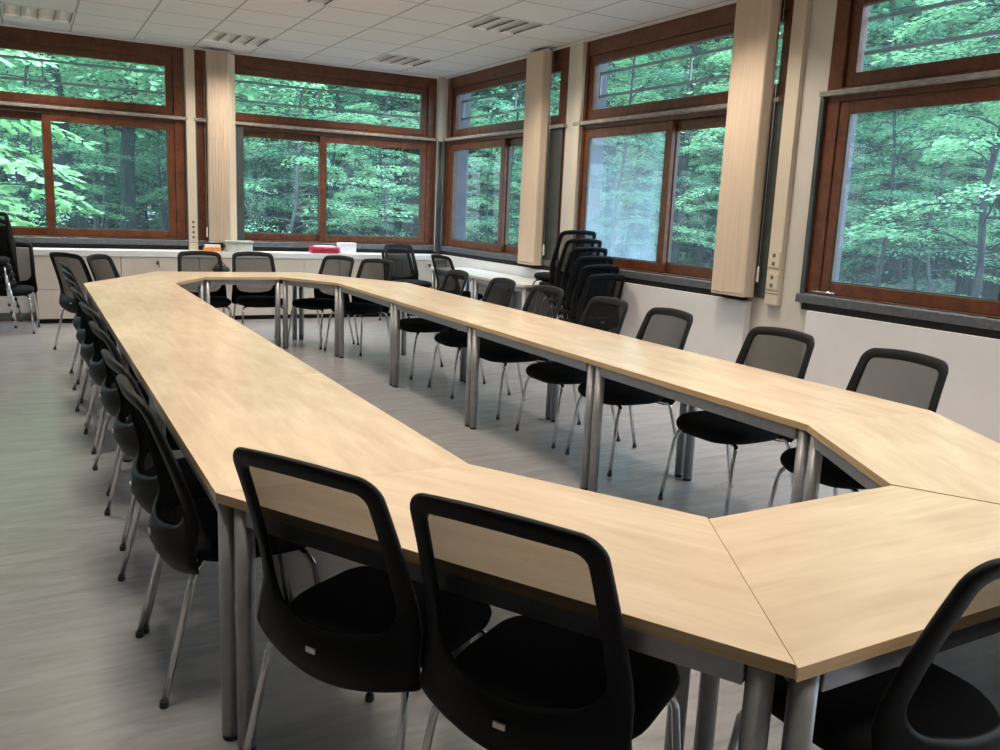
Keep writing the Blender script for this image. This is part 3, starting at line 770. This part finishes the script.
def bigtree(seed, h, rad, crown_lo, nl, L, lm, bm, cr=3.0):
    r = random.Random(seed); root = empty('forest_tree'); tr = MB(); fo = MB()
    pts = []; x = y = 0
    for k in range(10): pts.append((x, y, -.4 + (h + .4) * k / 9)); x += r.uniform(-.18, .18); y += r.uniform(-.18, .18)
    tr.tube(pts, [rad * (1.35 if k == 0 else 1 - .07 * k) for k in range(10)], 12)
    cl_ = []
    for b in range(26):
        z = crown_lo + (h - crown_lo) * ((b + r.random()) / 26); az = b * 2.4 + r.random(); ln_ = cr * r.uniform(.5, 1.05) * (1 - .5 * ((z - crown_lo) / (h - crown_lo)) ** 2)
        i = max(0, min(8, int((z + .4) / (h + .4) * 9))); base = Vector(pts[i]); base.z = z
        tip = base + Vector((math.cos(az) * ln_, math.sin(az) * ln_, r.uniform(-.1, .35) * ln_))
        tr.tube([base, base.lerp(tip, .5) + Vector((0, 0, .1)), tip], [rad * .28, rad * .16, .01], 5, cap=False)
        for f in (.45, .75, 1.0): cl_.append((base.lerp(tip, f), .5 + .35 * f))
    for q in range(nl):
        c, s_ = r.choice(cl_)
        p = c + Vector((r.gauss(0, s_), r.gauss(0, s_), r.gauss(0, s_ * .42)))
        l = L * r.uniform(.6, 1.3)
        add_leaf(fo, p, r.uniform(0, 2 * PI), r.uniform(-.6, .2), r.uniform(-.6, .6), l, l * .7, 'quad')
    tr.build('trunk', bm, root); fo.build('foliage', lm, root)
    return root
CAMX, CAMY = -.4021, -2.2643
def visible(x, y, pad=2.0):
    az = math.degrees(math.atan2(x - CAMX, y - CAMY))
    return -6 < az < 63
placed = []
def spot(dmin, dmax, gap, tries=400):
    """a random place outdoors, dmin..dmax metres beyond the outer walls and inside the outlook"""
    for _ in range(tries):
        x = rnd.uniform(-4, 55); y = rnd.uniform(1, 55)
        d = max(y - YB - .3, x - XR - .3)
        if y <= YB + .3: d = x - XR - .3
        elif x <= XR + .3: d = y - YB - .3
        else: d = math.hypot(x - XR, y - YB)
        if not (dmin < d < dmax) or not visible(x, y): continue
        if any((x - a) ** 2 + (y - b) ** 2 < (gap + g) ** 2 / 4 for a, b, g in placed): continue
        placed.append((x, y, gap)); return x, y
    return None
def where(x, y):
    # which window shows the tree
    t = (XR - CAMX) / (x - CAMX) if x > CAMX + .01 else 9e9
    yy = CAMY + (y - CAMY) * t
    if 0 < t < 1 and yy < YB:
        return 'the right-hand window' if yy < 2.65 else ('the middle window' if yy < 6.0 else 'the corner window')
    t = (YB - CAMY) / (y - CAMY); xx = CAMX + (x - CAMX) * t
    return 'the left back window' if xx < 1.45 else 'the second back window'
first_used = {}
def plant(proto, x, y, text, grp, sc_=1):
    o = proto if proto.name not in first_used else copy_tree(proto)
    first_used[proto.name] = 1
    o.location = (x, y, gz(x, y) + .02); o.rotation_euler = (0, 0, rnd.uniform(0, 6.28)); o.scale = (sc_,) * 3
    w = where(x, y)
    tag(o, text + ' seen through ' + w, 'tree', grp + ' beyond ' + w)
    return o
oak = [sapling(5, 4.2, 22, 46, .20, 'oak', M['leaf_b'], M['bark'], .5, 1.9)]
sap = [sapling(21, 6.0, 32, 300, .062, 'quad', M['leaf_a'], M['bark'], 1.3), sapling(22, 5.0, 28, 300, .062, 'quad', M['leaf_a'], M['bark2'], .9, 1.9), sapling(23, 7.0, 34, 300, .066, 'quad', M['leaf_c'], M['bark'], 1.6, 2.0)]
big = [bigtree(31, 15, .20, 3.4, 14000, .13, M['leaf_a'], M['bark'], 3.4), bigtree(32, 17, .30, 4.2, 14000, .14, M['leaf_c'], M['bark'], 3.6), bigtree(33, 14, .13, 2.6, 14000, .13, M['leaf_a'], M['bark2'], 3.0)]
far = [bigtree(41, 15, .22, .0, 16000, .20, M['leaf_c'], M['bark'], 3.6), bigtree(42, 16, .26, .4, 16000, .20, M['leaf_a'], M['bark'], 3.8)]
for (x, y, s_) in ((-.75, 11.9, 1.0), (-1.9, 12.6, 1.1)):
    placed.append((x, y, 1.5)); plant(oak[0], x, y, 'young oak with big lobed leaves', 'young oaks', s_)
for k, (x, y) in enumerate(((.50, 17.0), (1.62, 21.0), (13.2, 14.2))):       # the dark trunks that stand out
    placed.append((x, y, 1.2)); plant(big[0], x, y, 'tree with a thick dark trunk', 'thick-trunked trees', .95)
for k in range(40):
    p = spot(3.6, 17, 2.0 if k < 26 else 1.7)
    if p: plant(sap[k % 3], *p, 'slender young beech with flat leaf layers', 'young beeches', rnd.uniform(.8, 1.15))
for k in range(64):
    p = spot(5, 30, 2.2)
    if p: plant(big[k % 3], *p, 'tall forest tree with bare trunk', 'tall trees', rnd.uniform(.85, 1.2))
for k in range(90):
    p = spot(20, 46, 2.2)
    if p: plant(far[k % 2], *p, 'dense tree deep in the forest', 'far trees', rnd.uniform(.9, 1.3))
# low undergrowth nobody could count
m = MB()
for q in range(6500):
    for _ in range(30):
        x = rnd.uniform(-4, 42); y = rnd.uniform(2, 48)
        if (y > YB + 1.2 or x > XR + 1.2) and visible(x, y): break
    hgt = abs(rnd.gauss(0, .32)); l = rnd.uniform(.10, .26)
    for j in range(2):
        add_leaf(m, Vector((x + rnd.uniform(-.1, .1), y + rnd.uniform(-.1, .1), gz(x, y) + .03 + hgt * rnd.random())), rnd.uniform(0, 6.28), rnd.uniform(-.3, .6), rnd.uniform(-.5, .5), l, l * .6, 'quad')
tag(m.build('undergrowth', M['leaf_d']), 'low leafy undergrowth on the forest floor', 'undergrowth', None, 'stuff')

# ------------------------------------------------------------------ light, world, camera
w = bpy.data.worlds.new('overcast'); sc.world = w; w.use_nodes = True
nt = w.node_tree; nt.nodes.clear()
wo = N(nt, 'ShaderNodeOutputWorld'); bg = N(nt, 'ShaderNodeBackground'); nt.links.new(bg.outputs[0], wo.inputs[0])
tc = N(nt, 'ShaderNodeTexCoord'); sp = N(nt, 'ShaderNodeSeparateXYZ'); nt.links.new(tc.outputs['Generated'], sp.inputs[0])
cr = N(nt, 'ShaderNodeValToRGB'); cr.color_ramp.elements[0].position = 0; cr.color_ramp.elements[0].color = (1.5, 1.9, 2.0, 1)
cr.color_ramp.elements[1].position = 1; cr.color_ramp.elements[1].color = (10, 12.8, 16.5, 1)
nt.links.new(sp.outputs[2], cr.inputs[0]); nt.links.new(cr.outputs[0], bg.inputs[0]); bg.inputs[1].default_value = 1
# daylight portals: only tell the renderer where the sky comes in
cam = bpy.data.cameras.new('camera'); co = bpy.data.objects.new('camera', cam); COL.objects.link(co)
cam.sensor_width = 36; cam.lens = 860.87 / 1000 * 36; cam.clip_end = 300; cam.clip_start = .03
yaw, pitch, roll = .5034, -.1877, .0434
cy, sy, cp, sp_ = math.cos(yaw), math.sin(yaw), math.cos(pitch), math.sin(pitch)
f = Vector((sy * cp, cy * cp, sp_)); r_ = Vector((cy, -sy, 0)); u = r_.cross(f)
rr_ = r_ * math.cos(roll) + u * math.sin(roll); uu = u * math.cos(roll) - r_ * math.sin(roll)
mat = Matrix(((rr_.x, uu.x, -f.x, CAMX), (rr_.y, uu.y, -f.y, CAMY), (rr_.z, uu.z, -f.z, 1.5119), (0, 0, 0, 1)))
co.matrix_world = mat
sc.camera = co
sc.view_settings.view_transform = 'Standard'; sc.view_settings.look = 'None'; sc.view_settings.exposure = .12; sc.view_settings.gamma = 1
sc.view_settings.use_curve_mapping = False
cyc = sc.cycles
cyc.use_denoising = True; cyc.transparent_max_bounces = 40; cyc.max_bounces = 10; cyc.diffuse_bounces = 4; cyc.glossy_bounces = 4; cyc.transmission_bounces = 6
cyc.sample_clamp_indirect = 6
